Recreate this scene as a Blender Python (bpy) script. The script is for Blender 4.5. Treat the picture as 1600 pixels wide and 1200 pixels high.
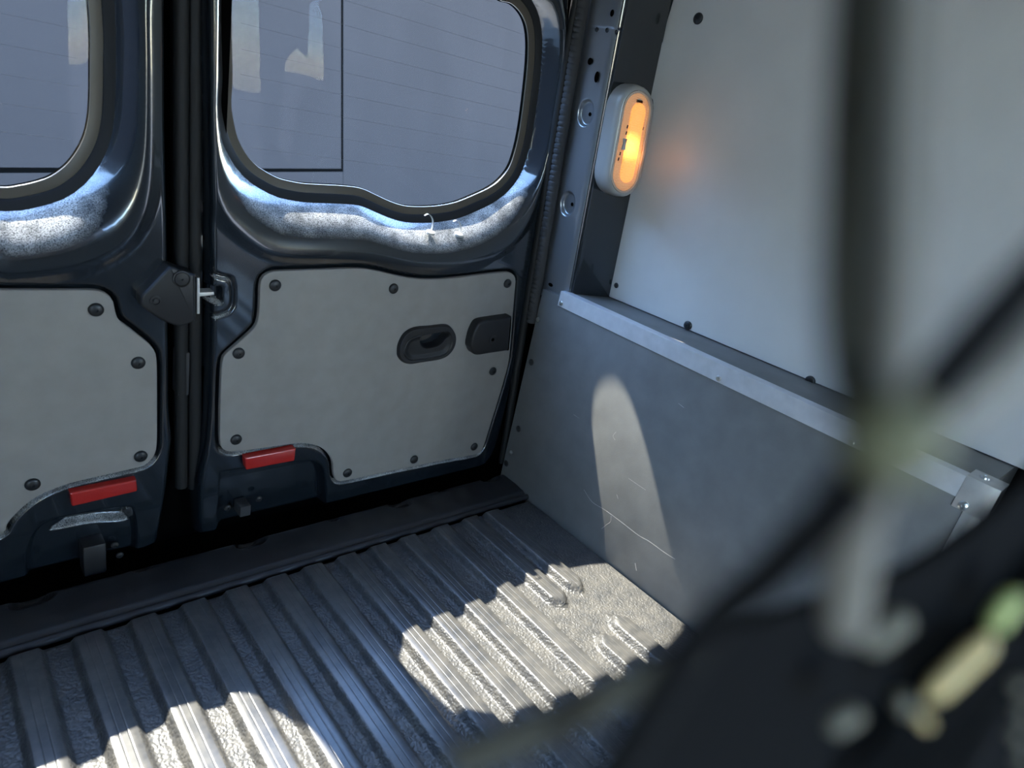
import bpy, bmesh, math, random
import numpy as np
from mathutils import Matrix, Vector
random.seed(4); np.random.seed(4)
scene = bpy.context.scene
for o in list(bpy.data.objects): bpy.data.objects.remove(o)
COL = scene.collection

# ------------------------------------------------------------------ camera
FPX = 1041.7                                   # focal length in pixels of a 1600 x 1200 frame
YAW, PITCH, ROLL = [math.radians(a) for a in (45.615, 21.587, 12.52)]
CAM = np.array([-1.0471, -0.8997, 0.82])
_f = np.array([math.sin(YAW)*math.cos(PITCH), math.cos(YAW)*math.cos(PITCH), -math.sin(PITCH)])
_r = np.array([math.cos(YAW), -math.sin(YAW), 0.0])
_u = np.cross(_r, _f)
RX = _r*math.cos(ROLL)+_u*math.sin(ROLL)       # image right
RU = -_r*math.sin(ROLL)+_u*math.cos(ROLL)      # image up
cam = bpy.data.cameras.new('camera'); camo = bpy.data.objects.new('camera', cam); COL.objects.link(camo)
camo.matrix_world = Matrix(((RX[0],RU[0],-_f[0],CAM[0]),(RX[1],RU[1],-_f[1],CAM[1]),(RX[2],RU[2],-_f[2],CAM[2]),(0,0,0,1)))
cam.sensor_fit = 'HORIZONTAL'; cam.sensor_width = 36; cam.lens = FPX/1600*36
cam.clip_start = 0.004; cam.clip_end = 200
cam.dof.use_dof = True; cam.dof.focus_distance = 1.35; cam.dof.aperture_fstop = 6.2
scene.camera = camo

# ------------------------------------------------------------------ sky, sun, exposure
SUN_TRAVEL = Vector((0.168, -0.66, -1.0)).normalized()
world = bpy.data.worlds.new('sky'); scene.world = world; world.use_nodes = True
wn = world.node_tree; wn.nodes.clear()
sky = wn.nodes.new('ShaderNodeTexSky'); sky.sky_type = 'NISHITA'; sky.sun_disc = False
sky.sun_elevation = math.asin(-SUN_TRAVEL.z); sky.sun_rotation = math.atan2(-SUN_TRAVEL.x, -SUN_TRAVEL.y)
sky.air_density = 1.0; sky.dust_density = 0.1; sky.ozone_density = 4.0
bg = wn.nodes.new('ShaderNodeBackground'); bg.inputs[1].default_value = 4.1
wo = wn.nodes.new('ShaderNodeOutputWorld')
wn.links.new(sky.outputs[0], bg.inputs[0]); wn.links.new(bg.outputs[0], wo.inputs[0])
sl = bpy.data.lights.new('sun', 'SUN'); sl.energy = 31.0; sl.angle = math.radians(0.53); sl.color = (1.0, 0.93, 0.82)
so = bpy.data.objects.new('sun', sl); COL.objects.link(so)
so.rotation_euler = SUN_TRAVEL.to_track_quat('-Z', 'Y').to_euler()
vs = scene.view_settings
scene.display_settings.display_device = 'sRGB'
vs.view_transform = 'Standard'; vs.look = 'None'; vs.gamma = 1.0; vs.use_curve_mapping = False
vs.exposure = 0.0

# ------------------------------------------------------------------ geometry helpers
def ray(x, y): return RX*(x-800) - RU*(y-600) + _f*FPX
def on(x, y, ax, v):                            # point of the plane <axis ax> = v that shows at pixel x, y
    d = ray(x, y); return CAM + d*((v-CAM[ax])/d[ax])
def on_plane(x, y, p, n):
    d = ray(x, y); n = np.array(n); return CAM + d*(np.dot(np.array(p)-CAM, n)/np.dot(d, n))
def dist(x, y, t):                              # point t metres down the line of sight depth
    return CAM + ray(x, y)/FPX*t
def xz(pts, Y): return np.array([on(x, y, 1, Y)[[0, 2]] for x, y in pts])
def smooth(poly, n=6, closed=True):             # Catmull-Rom
    P = np.asarray(poly, float); N = len(P); out = []
    for i in range(N if closed else N-1):
        if closed: a, b, c, d = P[i-1], P[i], P[(i+1) % N], P[(i+2) % N]
        else: a, b, c, d = P[max(i-1, 0)], P[i], P[i+1], P[min(i+2, N-1)]
        for k in range(n):
            t = k/n
            out.append(.5*((2*b)+(c-a)*t+(2*a-5*b+4*c-d)*t*t+(3*b-a-3*c+d)*t**3))
    if not closed: out.append(P[-1])
    return np.array(out)
def resample(poly, n, closed=True):
    P = np.asarray(poly, float)
    if closed: P = np.vstack([P, P[:1]])
    L = np.r_[0, np.cumsum(np.linalg.norm(np.diff(P, axis=0), axis=1))]
    s = np.linspace(0, L[-1], n, endpoint=not closed)
    return np.stack([np.interp(s, L, P[:, k]) for k in range(P.shape[1])], 1)
def area(P): return .5*np.sum(P[:, 0]*np.roll(P[:, 1], -1)-np.roll(P[:, 0], -1)*P[:, 1])
def offset(P, d):                               # outward offset of a closed outline
    P = np.asarray(P, float)
    if area(P) < 0: P = P[::-1]
    e = np.roll(P, -1, 0)-np.roll(P, 1, 0); e /= np.linalg.norm(e, axis=1)[:, None]+1e-12
    return P+np.stack([e[:, 1], -e[:, 0]], 1)*d
def sdf(Q, poly):                               # signed distance, negative inside
    P = np.asarray(poly, float); A = P; B = np.roll(P, -1, 0)
    best = np.full(len(Q), 1e9); ins = np.zeros(len(Q), bool)
    for a, b in zip(A, B):
        ab = b-a; t = np.clip(((Q-a)@ab)/(ab@ab+1e-18), 0, 1)
        dd = Q-a-t[:, None]*ab; best = np.minimum(best, (dd*dd).sum(1))
        cr = ((a[1] > Q[:, 1]) != (b[1] > Q[:, 1]))
        with np.errstate(divide='ignore', invalid='ignore'):
            xi = (b[0]-a[0])*(Q[:, 1]-a[1])/(b[1]-a[1]+1e-18)+a[0]
        ins ^= cr & (Q[:, 0] < xi)
    return np.sqrt(best)*np.where(ins, -1, 1)
def sstep(a, b, x): t = np.clip((x-a)/(b-a), 0, 1); return t*t*(3-2*t)

def link(o, parent=None):
    COL.objects.link(o)
    if parent is not None: o.parent = parent
    return o
def mesh(name, V, F, mat, parent=None, flat=False):
    me = bpy.data.meshes.new(name)
    me.from_pydata([tuple(map(float, v)) for v in V], [], [tuple(map(int, f)) for f in F])
    me.update()
    if not flat: me.shade_smooth()
    if mat: me.materials.append(mat)
    return link(bpy.data.objects.new(name, me), parent)
def fix(o):
    bm = bmesh.new(); bm.from_mesh(o.data); bmesh.ops.recalc_face_normals(bm, faces=bm.faces); bm.to_mesh(o.data); bm.free(); return o
def sharp(o, deg=35):
    o.data.set_sharp_from_angle(angle=math.radians(deg)); return o
def tag(o, label, cat, group=None, kind=None):
    o['label'] = label; o['category'] = cat
    if group: o['group'] = group
    if kind: o['kind'] = kind
    return o
def thing(name, loc=(0, 0, 0)):
    o = bpy.data.objects.new(name, None); o.empty_display_size = .05; COL.objects.link(o); return o
def box(name, lo, hi, mat, parent=None, bev=0.0):
    bm = bmesh.new(); bmesh.ops.create_cube(bm, size=1)
    lo, hi = Vector(lo), Vector(hi)
    for v in bm.verts: v.co = Vector([lo[i]+(hi[i]-lo[i])*(v.co[i]+.5) for i in range(3)])
    if bev: bmesh.ops.bevel(bm, geom=bm.edges[:], offset=bev, segments=2, affect='EDGES', profile=.5)
    me = bpy.data.meshes.new(name); bm.to_mesh(me); bm.free(); me.materials.append(mat)
    me.shade_smooth(); o = link(bpy.data.objects.new(name, me), parent); return sharp(o, 40)
def frame_of(n):                                # rotation taking local +Z to n
    return Vector(n).to_track_quat('Z', 'Y').to_matrix().to_4x4()
def lathe(name, prof, mat, parent=None, seg=24, at=(0, 0, 0), n=(0, 0, 1), mesh_data=None):
    if mesh_data is None:
        V, F = [], []
        for r, h in prof:
            for k in range(seg):
                a = 2*math.pi*k/seg; V.append((r*math.cos(a), r*math.sin(a), h))
        for i in range(len(prof)-1):
            for k in range(seg):
                k2 = (k+1) % seg; F.append((i*seg+k, i*seg+k2, (i+1)*seg+k2, (i+1)*seg+k))
        F.append(tuple(range((len(prof)-1)*seg, len(prof)*seg)))
        o = mesh(name, V, F, mat, parent); sharp(o, 40)
    else:
        o = link(bpy.data.objects.new(name, mesh_data), parent)
    o.matrix_local = Matrix.Translation(Vector(at)) @ frame_of(n)
    return o
def prism(name, poly, y0, y1, mat, parent=None, bev=.002, to3=None, seg=3):
    """outline in two coordinates, front at y0, back at y1, bevelled front edge; to3 maps (a, b, depth) to space"""
    P = np.asarray(poly, float)
    if area(P) < 0: P = P[::-1]
    to3 = to3 or (lambda a, b, d: (a, d, b)); s = 1 if y1 > y0 else -1
    rings = []
    for k in range(seg+1):
        t = math.pi/2*k/seg
        rings.append((offset(P, -bev*(1-math.sin(t))), y0+s*bev*(1-math.cos(t))))
    rings.append((P, y1)); n = len(P); V, F = [], []
    for R, d in rings:
        for a, b in R: V.append(to3(a, b, d))
    for i in range(len(rings)-1):
        for k in range(n): k2 = (k+1) % n; F.append((i*n+k, i*n+k2, (i+1)*n+k2, (i+1)*n+k))
    F.append(tuple(range(n))); F.append(tuple(reversed(range((len(rings)-1)*n, len(rings)*n))))
    return sharp(fix(mesh(name, V, F, mat, parent)), 45)
def tube(name, pts, rad, mat, parent=None, seg=12, flat=1.0, closed_ends=True):
    P = [Vector(p) for p in pts]; V, F = [], []
    rad = [rad]*len(P) if np.isscalar(rad) else rad
    up = None
    for i, p in enumerate(P):
        t = (P[min(i+1, len(P)-1)]-P[max(i-1, 0)]).normalized()
        if up is None: up = t.orthogonal().normalized()
        up = (up-t*up.dot(t)).normalized(); sd = t.cross(up)
        for k in range(seg):
            a = 2*math.pi*k/seg; V.append(p+up*math.cos(a)*rad[i]+sd*math.sin(a)*rad[i]*flat)
    for i in range(len(P)-1):
        for k in range(seg): k2 = (k+1) % seg; F.append((i*seg+k, i*seg+k2, (i+1)*seg+k2, (i+1)*seg+k))
    F.append(tuple(reversed(range(seg)))); F.append(tuple(range((len(P)-1)*seg, len(P)*seg)))
    return sharp(mesh(name, V, F, mat, parent), 60)
def grid(name, A, B, fn, mat, parent=None, keep=None, to3=None, flip=False):
    """surface over the lattice A x B; fn(Q) gives the depth; keep(Q) masks vertices"""
    A = np.asarray(A); B = np.asarray(B); aa, bb = np.meshgrid(A, B, indexing='ij')
    Q = np.stack([aa.ravel(), bb.ravel()], 1); D = fn(Q)
    m = keep(Q) if keep else np.ones(len(Q), bool)
    na, nb = len(A), len(B); idx = np.arange(na*nb).reshape(na, nb)
    quads = np.stack([idx[:-1, :-1].ravel(), idx[1:, :-1].ravel(), idx[1:, 1:].ravel(), idx[:-1, 1:].ravel()], 1)
    quads = quads[m[quads].all(1)]
    used = np.zeros(len(Q), bool); used[quads.ravel()] = True
    new = np.cumsum(used)-1; quads = new[quads]
    if flip: quads = quads[:, ::-1]
    Qs, Ds = Q[used], D[used]
    V = to3(Qs, Ds) if to3 else np.stack([Qs[:, 0], Ds, Qs[:, 1]], 1)
    me = bpy.data.meshes.new(name)
    me.vertices.add(len(V)); me.vertices.foreach_set('co', V.astype(np.float32).ravel())
    me.loops.add(quads.size); me.loops.foreach_set('vertex_index', quads.astype(np.int32).ravel())
    me.polygons.add(len(quads)); me.polygons.foreach_set('loop_start', np.arange(0, quads.size, 4, dtype=np.int32))
    me.update(calc_edges=True); me.validate(); me.shade_smooth()
    if mat: me.materials.append(mat)
    return link(bpy.data.objects.new(name, me), parent), used

# ------------------------------------------------------------------ materials
def mat(name, col, rough=.5, metal=0.0, spec=.5, coat=0.0, bump=None, var=None, emit=None):
    m = bpy.data.materials.new(name); m.use_nodes = True; nt = m.node_tree; b = nt.nodes['Principled BSDF']
    b.inputs['Base Color'].default_value = (*col, 1); b.inputs['Roughness'].default_value = rough
    b.inputs['Metallic'].default_value = metal; b.inputs['Specular IOR Level'].default_value = spec
    if coat: b.inputs['Coat Weight'].default_value = coat; b.inputs['Coat Roughness'].default_value = .06
    tc = nt.nodes.new('ShaderNodeTexCoord')
    if var:                                     # scale, amount: mild colour mottling
        n = nt.nodes.new('ShaderNodeTexNoise'); n.inputs['Scale'].default_value = var[0]; n.inputs['Detail'].default_value = 6
        nt.links.new(tc.outputs['Object'], n.inputs['Vector'])
        r = nt.nodes.new('ShaderNodeMapRange'); r.inputs[1].default_value = .3; r.inputs[2].default_value = .7
        r.inputs[3].default_value = 1-var[1]; r.inputs[4].default_value = 1+var[1]; nt.links.new(n.outputs[0], r.inputs[0])
        mx = nt.nodes.new('ShaderNodeVectorMath'); mx.operation = 'SCALE'; mx.inputs[0].default_value = col
        nt.links.new(r.outputs[0], mx.inputs['Scale']); nt.links.new(mx.outputs[0], b.inputs['Base Color'])
    if bump:                                    # kind, scale, strength, distance
        if bump[0] == 'voronoi':
            n = nt.nodes.new('ShaderNodeTexVoronoi'); n.feature = 'SMOOTH_F1'
        else:
            n = nt.nodes.new('ShaderNodeTexNoise'); n.inputs['Detail'].default_value = 3
        n.inputs['Scale'].default_value = bump[1]; nt.links.new(tc.outputs['Object'], n.inputs['Vector'])
        bp = nt.nodes.new('ShaderNodeBump'); bp.inputs['Strength'].default_value = bump[2]; bp.inputs['Distance'].default_value = bump[3]
        nt.links.new(n.outputs[0], bp.inputs['Height']); nt.links.new(bp.outputs[0], b.inputs['Normal'])
    if emit:
        b.inputs['Emission Color'].default_value = (*emit[0], 1); b.inputs['Emission Strength'].default_value = emit[1]
    return m

def paint_material():
    """dark blue-black body paint with a film of pale dust that has settled on upward faces"""
    m = mat('body_paint', (.008, .0115, .015), .22, 0, .5, .8)
    nt = m.node_tree; b = nt.nodes['Principled BSDF']; L = nt.links
    ge = nt.nodes.new('ShaderNodeNewGeometry'); sp = nt.nodes.new('ShaderNodeSeparateXYZ'); L.new(ge.outputs['Normal'], sp.inputs[0])
    up = nt.nodes.new('ShaderNodeMapRange'); up.inputs[1].default_value = .35; up.inputs[2].default_value = .6; L.new(sp.outputs['Z'], up.inputs[0])
    tc = nt.nodes.new('ShaderNodeTexCoord')
    n1 = nt.nodes.new('ShaderNodeTexNoise'); n1.inputs['Scale'].default_value = 700; n1.inputs['Detail'].default_value = 2; L.new(tc.outputs['Object'], n1.inputs['Vector'])
    n2 = nt.nodes.new('ShaderNodeTexNoise'); n2.inputs['Scale'].default_value = 28; n2.inputs['Detail'].default_value = 4; L.new(tc.outputs['Object'], n2.inputs['Vector'])
    r1 = nt.nodes.new('ShaderNodeMapRange'); r1.inputs[1].default_value = .30; r1.inputs[2].default_value = .62; L.new(n1.outputs[0], r1.inputs[0])
    r2 = nt.nodes.new('ShaderNodeMapRange'); r2.inputs[1].default_value = .38; r2.inputs[2].default_value = .6; r2.inputs[3].default_value = .45; L.new(n2.outputs[0], r2.inputs[0])
    a = nt.nodes.new('ShaderNodeMath'); a.operation = 'MULTIPLY'; L.new(r1.outputs[0], a.inputs[0]); L.new(r2.outputs[0], a.inputs[1])
    c = nt.nodes.new('ShaderNodeMath'); c.operation = 'MULTIPLY'; L.new(a.outputs[0], c.inputs[0]); L.new(up.outputs[0], c.inputs[1])
    c2 = nt.nodes.new('ShaderNodeMath'); c2.operation = 'MULTIPLY'; c2.inputs[1].default_value = 1.0; L.new(c.outputs[0], c2.inputs[0])
    mx = nt.nodes.new('ShaderNodeMix'); mx.data_type = 'RGBA'; mx.inputs['A'].default_value = (.008, .0115, .015, 1); mx.inputs['B'].default_value = (.6, .59, .56, 1)
    L.new(c2.outputs[0], mx.inputs['Factor']); L.new(mx.outputs['Result'], b.inputs['Base Color'])
    return m

M = {}
M['paint'] = paint_material()
M['strip_sheen'] = mat('strip_sheen_paint', (.30, .32, .34), .30, .8, .6)  # paler metallic body paint, imitates the bright window reflection on the pillar strip
M['lining'] = mat('grey_laminate', (.265, .245, .222), .48, 0, .4, 0, ('noise', 900, .12, .0006), (30, .06))
M['board'] = mat('film_faced_board', (.13, .130, .123), .45, 0, .45, 0, ('voronoi', 420, .12, .0006), (18, .12))
M['wall'] = mat('grey_wall_laminate', (.55, .55, .53), .38, 0, .45, 0, ('noise', 600, .15, .0006), (9, .04))
M['rubber'] = mat('black_rubber', (.012, .012, .012), .6, 0, .3, 0, ('noise', 300, .2, .0005))
M['sill'] = mat('sill_plastic', (.022, .022, .024), .42, 0, .5, 0, ('noise', 400, .3, .0006))
M['rubber_grey'] = mat('grey_rubber', (.04, .04, .041), .7, 0, .3)
M['frit'] = mat('black_glass_edge', (.085, .070, .050), .35, 0, .4)
M['plastic'] = mat('black_plastic', (.016, .016, .017), .42, 0, .45, 0, ('noise', 1200, .25, .0004))
M['cap'] = mat('screw_cap', (.012, .013, .014), .38, 0, .5)
M['void'] = mat('dark_hole', (.002, .002, .002), .9, 0, .0)
M['alu'] = mat('aluminium', (.62, .63, .64), .42, .45, .5, 0, ('noise', 260, .12, .0006), (40, .08))
M['steel'] = mat('zinc_steel', (.62, .63, .60), .28, 1.0, .5, 0, None, (30, .1))
M['galv'] = mat('pale_bracket', (.55, .54, .50), .4, .55, .5, 0, None, (60, .08))
M['red'] = mat('red_reflector', (.42, .022, .018), .25, 0, .5, .4, ('voronoi', 500, .3, .0006))
M['silver'] = mat('silver_plastic', (.42, .41, .38), .38, .25, .5)
M['clear'] = mat('lens_rim', (.55, .45, .36), .3, 0, .5)
M['white'] = mat('white_plastic', (.5, .49, .45), .4, 0, .5)
M['asphalt'] = mat('pale_concrete', (.27, .25, .22), .9, 0, .3, 0, ('noise', 60, .5, .01), (8, .2))
M['cladding'] = mat('grey_cladding', (.030, .0265, .0265), .95, 0, 0, 0, None, (1.2, .05))
M['roof'] = mat('roof_lining', (.62, .61, .58), .8)
M['twine'] = mat('pale_twine', (.22, .20, .16), .7)
M['olive'] = mat('olive_knot', (.17, .165, .085), .6)
M['amber'] = mat('amber_glint', (.8, .62, .28), .4)  # this and the next two: colours of sunlit gaps and glints
M['lime'] = mat('lime_glint', (.55, .62, .22), .4)
M['dull_glint'] = mat('grey_glint', (.20, .185, .13), .5)
M['webbing'] = mat('black_webbing', (.008, .008, .008), .8, 0, .15)
M['cord'] = mat('dark_cord', (.055, .053, .038), .6, 0, .3, 0, ('noise', 500, .4, .0008))
M['wire'] = mat('printed_wire', (.10, .10, .10), .6)
M['scratch'] = mat('pale_scratch', (.36, .35, .32), .7)

def floor_material():
    m = mat('ribbed_floor_mat', (.20, .19, .175), .5, 0, .5); nt = m.node_tree; L = nt.links; b = nt.nodes['Principled BSDF']
    at = nt.nodes.new('ShaderNodeAttribute'); at.attribute_name = 'rib_top'
    tc = nt.nodes.new('ShaderNodeTexCoord')
    wp = nt.nodes.new('ShaderNodeTexNoise'); wp.inputs['Scale'].default_value = 60; L.new(tc.outputs['Object'], wp.inputs['Vector'])
    v = nt.nodes.new('ShaderNodeTexVoronoi'); v.feature = 'SMOOTH_F1'; v.inputs['Scale'].default_value = 210; v.inputs['Smoothness'].default_value = .35
    ma = nt.nodes.new('ShaderNodeVectorMath'); ma.operation = 'MULTIPLY_ADD'; ma.inputs[1].default_value = (.012, .012, .012)
    L.new(wp.outputs['Color'], ma.inputs[0]); L.new(tc.outputs['Object'], ma.inputs[2]); L.new(ma.outputs[0], v.inputs['Vector'])
    inv = nt.nodes.new('ShaderNodeMath'); inv.operation = 'SUBTRACT'; inv.inputs[0].default_value = 1; L.new(at.outputs['Fac'], inv.inputs[1])
    mu = nt.nodes.new('ShaderNodeMath'); mu.operation = 'MULTIPLY'; L.new(inv.outputs[0], mu.inputs[0]); mu.inputs[1].default_value = .7
    bp = nt.nodes.new('ShaderNodeBump'); bp.invert = True; bp.inputs['Distance'].default_value = .0018
    L.new(mu.outputs[0], bp.inputs['Strength']); L.new(v.outputs['Distance'], bp.inputs['Height']); L.new(bp.outputs[0], b.inputs['Normal'])
    n = nt.nodes.new('ShaderNodeTexNoise'); n.inputs['Scale'].default_value = 35; n.inputs['Detail'].default_value = 7; n.inputs['Roughness'].default_value = .65
    L.new(tc.outputs['Object'], n.inputs['Vector'])
    cr = nt.nodes.new('ShaderNodeMix'); cr.data_type = 'RGBA'; cr.inputs['A'].default_value = (.036, .036, .036, 1); cr.inputs['B'].default_value = (.073, .069, .062, 1)
    rr = nt.nodes.new('ShaderNodeMapRange'); rr.inputs[1].default_value = .35; rr.inputs[2].default_value = .65; L.new(n.outputs[0], rr.inputs[0])
    L.new(rr.outputs[0], cr.inputs['Factor']); L.new(cr.outputs['Result'], b.inputs['Base Color'])
    r2 = nt.nodes.new('ShaderNodeMapRange'); r2.inputs[3].default_value = .46; r2.inputs[4].default_value = .30; L.new(at.outputs['Fac'], r2.inputs[0]); L.new(r2.outputs[0], b.inputs['Roughness'])
    return m
M['mat'] = floor_material()

def glass_material():
    m = bpy.data.materials.new('window_glass'); m.use_nodes = True; nt = m.node_tree; nt.nodes.clear(); L = nt.links
    o = nt.nodes.new('ShaderNodeOutputMaterial'); t = nt.nodes.new('ShaderNodeBsdfTransparent'); t.inputs[0].default_value = (.93, .95, .95, 1)
    g = nt.nodes.new('ShaderNodeBsdfGlossy'); g.inputs['Roughness'].default_value = .01; g.inputs['Color'].default_value = (1, 1, 1, 1)
    lw = nt.nodes.new('ShaderNodeLayerWeight'); lw.inputs['Blend'].default_value = .5
    pw = nt.nodes.new('ShaderNodeMath'); pw.operation = 'POWER'; pw.inputs[1].default_value = 5; L.new(lw.outputs['Facing'], pw.inputs[0])
    fr = nt.nodes.new('ShaderNodeMath'); fr.operation = 'MULTIPLY_ADD'; fr.inputs[1].default_value = .3; fr.inputs[2].default_value = .004; L.new(pw.outputs[0], fr.inputs[0])
    mx = nt.nodes.new('ShaderNodeMixShader'); L.new(fr.outputs[0], mx.inputs[0]); L.new(t.outputs[0], mx.inputs[1]); L.new(g.outputs[0], mx.inputs[2]); L.new(mx.outputs[0], o.inputs[0])
    return m
M['glass'] = glass_material()

def lens_material(name, col, strength, hot=None):
    m = bpy.data.materials.new(name); m.use_nodes = True; nt = m.node_tree; L = nt.links; b = nt.nodes['Principled BSDF']
    b.inputs['Base Color'].default_value = (.8, .5, .25, 1); b.inputs['Roughness'].default_value = .35
    tc = nt.nodes.new('ShaderNodeTexCoord'); sp = nt.nodes.new('ShaderNodeSeparateXYZ'); L.new(tc.outputs['Object'], sp.inputs[0])
    w = []
    for ax in ('X', 'Z'):                       # prism ribs moulded into the lens
        s = nt.nodes.new('ShaderNodeMath'); s.operation = 'MULTIPLY'; s.inputs[1].default_value = 2*math.pi/.0028; L.new(sp.outputs[ax], s.inputs[0])
        q = nt.nodes.new('ShaderNodeMath'); q.operation = 'SINE'; L.new(s.outputs[0], q.inputs[0]); w.append(q)
    ad = nt.nodes.new('ShaderNodeMath'); ad.operation = 'ADD'; L.new(w[0].outputs[0], ad.inputs[0]); L.new(w[1].outputs[0], ad.inputs[1])
    bp = nt.nodes.new('ShaderNodeBump'); bp.inputs['Strength'].default_value = .5; bp.inputs['Distance'].default_value = .0006
    L.new(ad.outputs[0], bp.inputs['Height']); L.new(bp.outputs[0], b.inputs['Normal'])
    b.inputs['Emission Color'].default_value = (*col, 1); b.inputs['Emission Strength'].default_value = strength
    if hot:                                     # the bulb behind the lens
        d = nt.nodes.new('ShaderNodeVectorMath'); d.operation = 'DISTANCE'; d.inputs[1].default_value = hot; L.new(tc.outputs['Object'], d.inputs[0])
        r = nt.nodes.new('ShaderNodeMapRange'); r.interpolation_type = 'SMOOTHERSTEP'; r.inputs[1].default_value = .002; r.inputs[2].default_value = .034; r.inputs[3].default_value = strength*4.5; r.inputs[4].default_value = strength
        L.new(d.outputs['Value'], r.inputs[0]); L.new(r.outputs[0], b.inputs['Emission Strength'])
    return m

# ------------------------------------------------------------------ setting out
YD, YG = .125, .188                              # inner door skin, glass plane
LEAN = -.08                                      # side of the body leans inwards with height
def lean(x, z): return x+LEAN*(z-.5)

# ================================================================== floor mat
RIBS = [-1.41, -1.335, -1.263, -1.19, -1.118, -1.045, -.973, -.897, -.825, -.752, -.685, -.617, -.55, -.482, -.416, -.347, -.266, -.187, -.126]
H_RIB = .0135
xs = [-1.5]
for c in RIBS:
    for a in (-.028, -.0255, -.0235, -.021, -.0185, -.0165, -.0145, -.0066, -.0057, -.0050, -.0043, -.0034, .0034, .0043, .0050, .0057, .0066, .0145, .0165, .0185, .021, .0235, .0255, .028): xs.append(c+a)
xs += list(np.linspace(-.09, -.0035, 6)); xs = np.unique(np.round(xs, 5))
ys = np.unique(np.round(np.r_[np.linspace(-1.7, -.60, 30), np.arange(-.60, -.27, .006), np.linspace(-.27, -.035, 16), np.arange(-.033, -.011, .003)], 5))
def rib_h(Q, top=False):
    X, Y = Q[:, 0], Q[:, 1]; h = np.zeros(len(Q)); tp = np.zeros(len(Q))
    for i, c in enumerate(RIBS):
        d = np.abs(X-c)
        if i >= 17:                              # two short ribs leave a flat patch beside the box
            y0, y1 = (-.30, -.425) if i == 17 else (-.285, -.405)
            e = np.minimum(np.maximum(y0-Y, 0), np.maximum(Y-y1, 0)); d = np.where(e > 0, np.maximum(d, 0)+e*.9, d)
        p = 1-sstep(.0150, .0255, d); h = np.maximum(h, H_RIB*p)
        fl = (d < .0145); tp = np.maximum(tp, 1-sstep(.0145, .0175, d))
        for g in (-.0050, .0050):
            gd = np.abs(X-c-g); h = np.where(fl & (gd < .0003), h-.0005, h)
    end = sstep(-.012, -.024, Y); h = h*end-.004*(1-sstep(-.012, -.018, Y))
    return tp*end if top else h
flo, used = grid('floor', xs, ys, rib_h, M['mat'], None, None, lambda Q, D: np.stack([Q[:, 0], Q[:, 1], D], 1))
aa, bb = np.meshgrid(xs, ys, indexing='ij'); QQ = np.stack([aa.ravel(), bb.ravel()], 1)
att = flo.data.attributes.new('rib_top', 'FLOAT', 'POINT'); att.data.foreach_set('value', rib_h(QQ, True)[used].astype(np.float32))
tag(flo, 'ribbed dark rubber floor mat of the load bay with sunlit patches', 'floor', kind='structure')

# ================================================================== door sill
def sill_fn(Q):
    X, Y = Q[:, 0], Q[:, 1]
    h = .013-.010*sstep(.012, -.006, Y)-.05*sstep(.085, .125, Y)
    h += .0022*np.sin(X*2*math.pi/.067)*sstep(.03, .075, Y)*0+.0022*(np.cos(X*2*math.pi/.067)*.5+.5)*sstep(.015, .04, Y)*(1-sstep(.075, .095, Y))
    for hx, hy, ra, rb in ((-.30, .082, .030, .017), (-.62, .082, .030, .017), (-.185, .088, .012, .007), (-.455, .085, .012, .007), (-.045, .085, .028, .016), (-.80, .085, .012, .007), (-.95, .082, .03, .017)):
        e = np.sqrt(((X-hx)/ra)**2+((Y-hy)/rb)**2); h -= .014*(1-sstep(.82, 1.0, e))
    return h
sill, _ = grid('trim_1', np.arange(-1.5, .0005, .0035), np.arange(-.008, .1601, .0025), sill_fn, M['sill'], None, None, lambda Q, D: np.stack([Q[:, 0], Q[:, 1], D], 1))
tag(sill, 'black rear door sill between the floor mat and the doors', 'sill', kind='structure')
tube('sill_lip', [(-1.5, -.004, .0045), (0, -.004, .0045)], .0065, M['sill'], sill, 12)
box('sill_channel', (-1.535, -.0125, -.012), (.2, .185, -.042), M['void'], sill)
box('floor_base', (-1.535, -2.3, -.045), (.2, -.0125, -.02), M['void'], flo)

# ================================================================== rear doors
GLASS_R = np.vstack([xz([(780, 0), (797, 5), (811, 18), (820, 36), (824, 62), (823, 100), (818, 150), (812, 195), (805, 230), (795, 260), (780, 280), (763, 293), (740, 304), (710, 316), (680, 321.5), (650, 322.5), (630, 321), (610, 315), (590, 306), (563, 294), (535, 290), (500, 288), (470, 286), (440, 280), (425, 274), (411, 266), (398, 257), (383, 240), (370, 215), (363, 185), (360, 160), (362, 120)], YG),
                     [(-.658, .885), (-.652, .925), (-.632, .965), (-.59, .995), (-.50, 1.022), (-.38, 1.035), (-.27, 1.033), (-.19, 1.014)]])
CREST_R = np.vstack([xz([(877, 0), (884, 45), (882, 100), (874, 165), (862, 225), (846, 290), (826, 342), (800, 378), (762, 402), (705, 416), (645, 414), (590, 403), (520, 399), (450, 397), (410, 385), (372, 356), (350, 328), (337, 285), (333, 210), (334, 120), (337, 20)], YD),
                     [(-.702, .95), (-.690, 1.00), (-.655, 1.04), (-.59, 1.065), (-.48, 1.088), (-.36, 1.098), (-.24, 1.095), (-.15, 1.078), (-.098, 1.052)]])
GLASS_L = np.vstack([xz([(140, 40), (140.5, 100), (140, 155), (137.5, 185), (132, 210), (122, 232), (108, 252), (94, 265), (75, 277), (50, 285), (25, 290), (0, 292)], YG),
                     [(-1.00, .602), (-1.15, .602), (-1.28, .615), (-1.37, .66), (-1.41, .74), (-1.405, .85), (-1.385, .94), (-1.33, 1.005), (-1.24, 1.03), (-1.08, 1.038), (-.96, 1.02), (-.89, .985), (-.848, .93), (-.836, .87)]])
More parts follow.
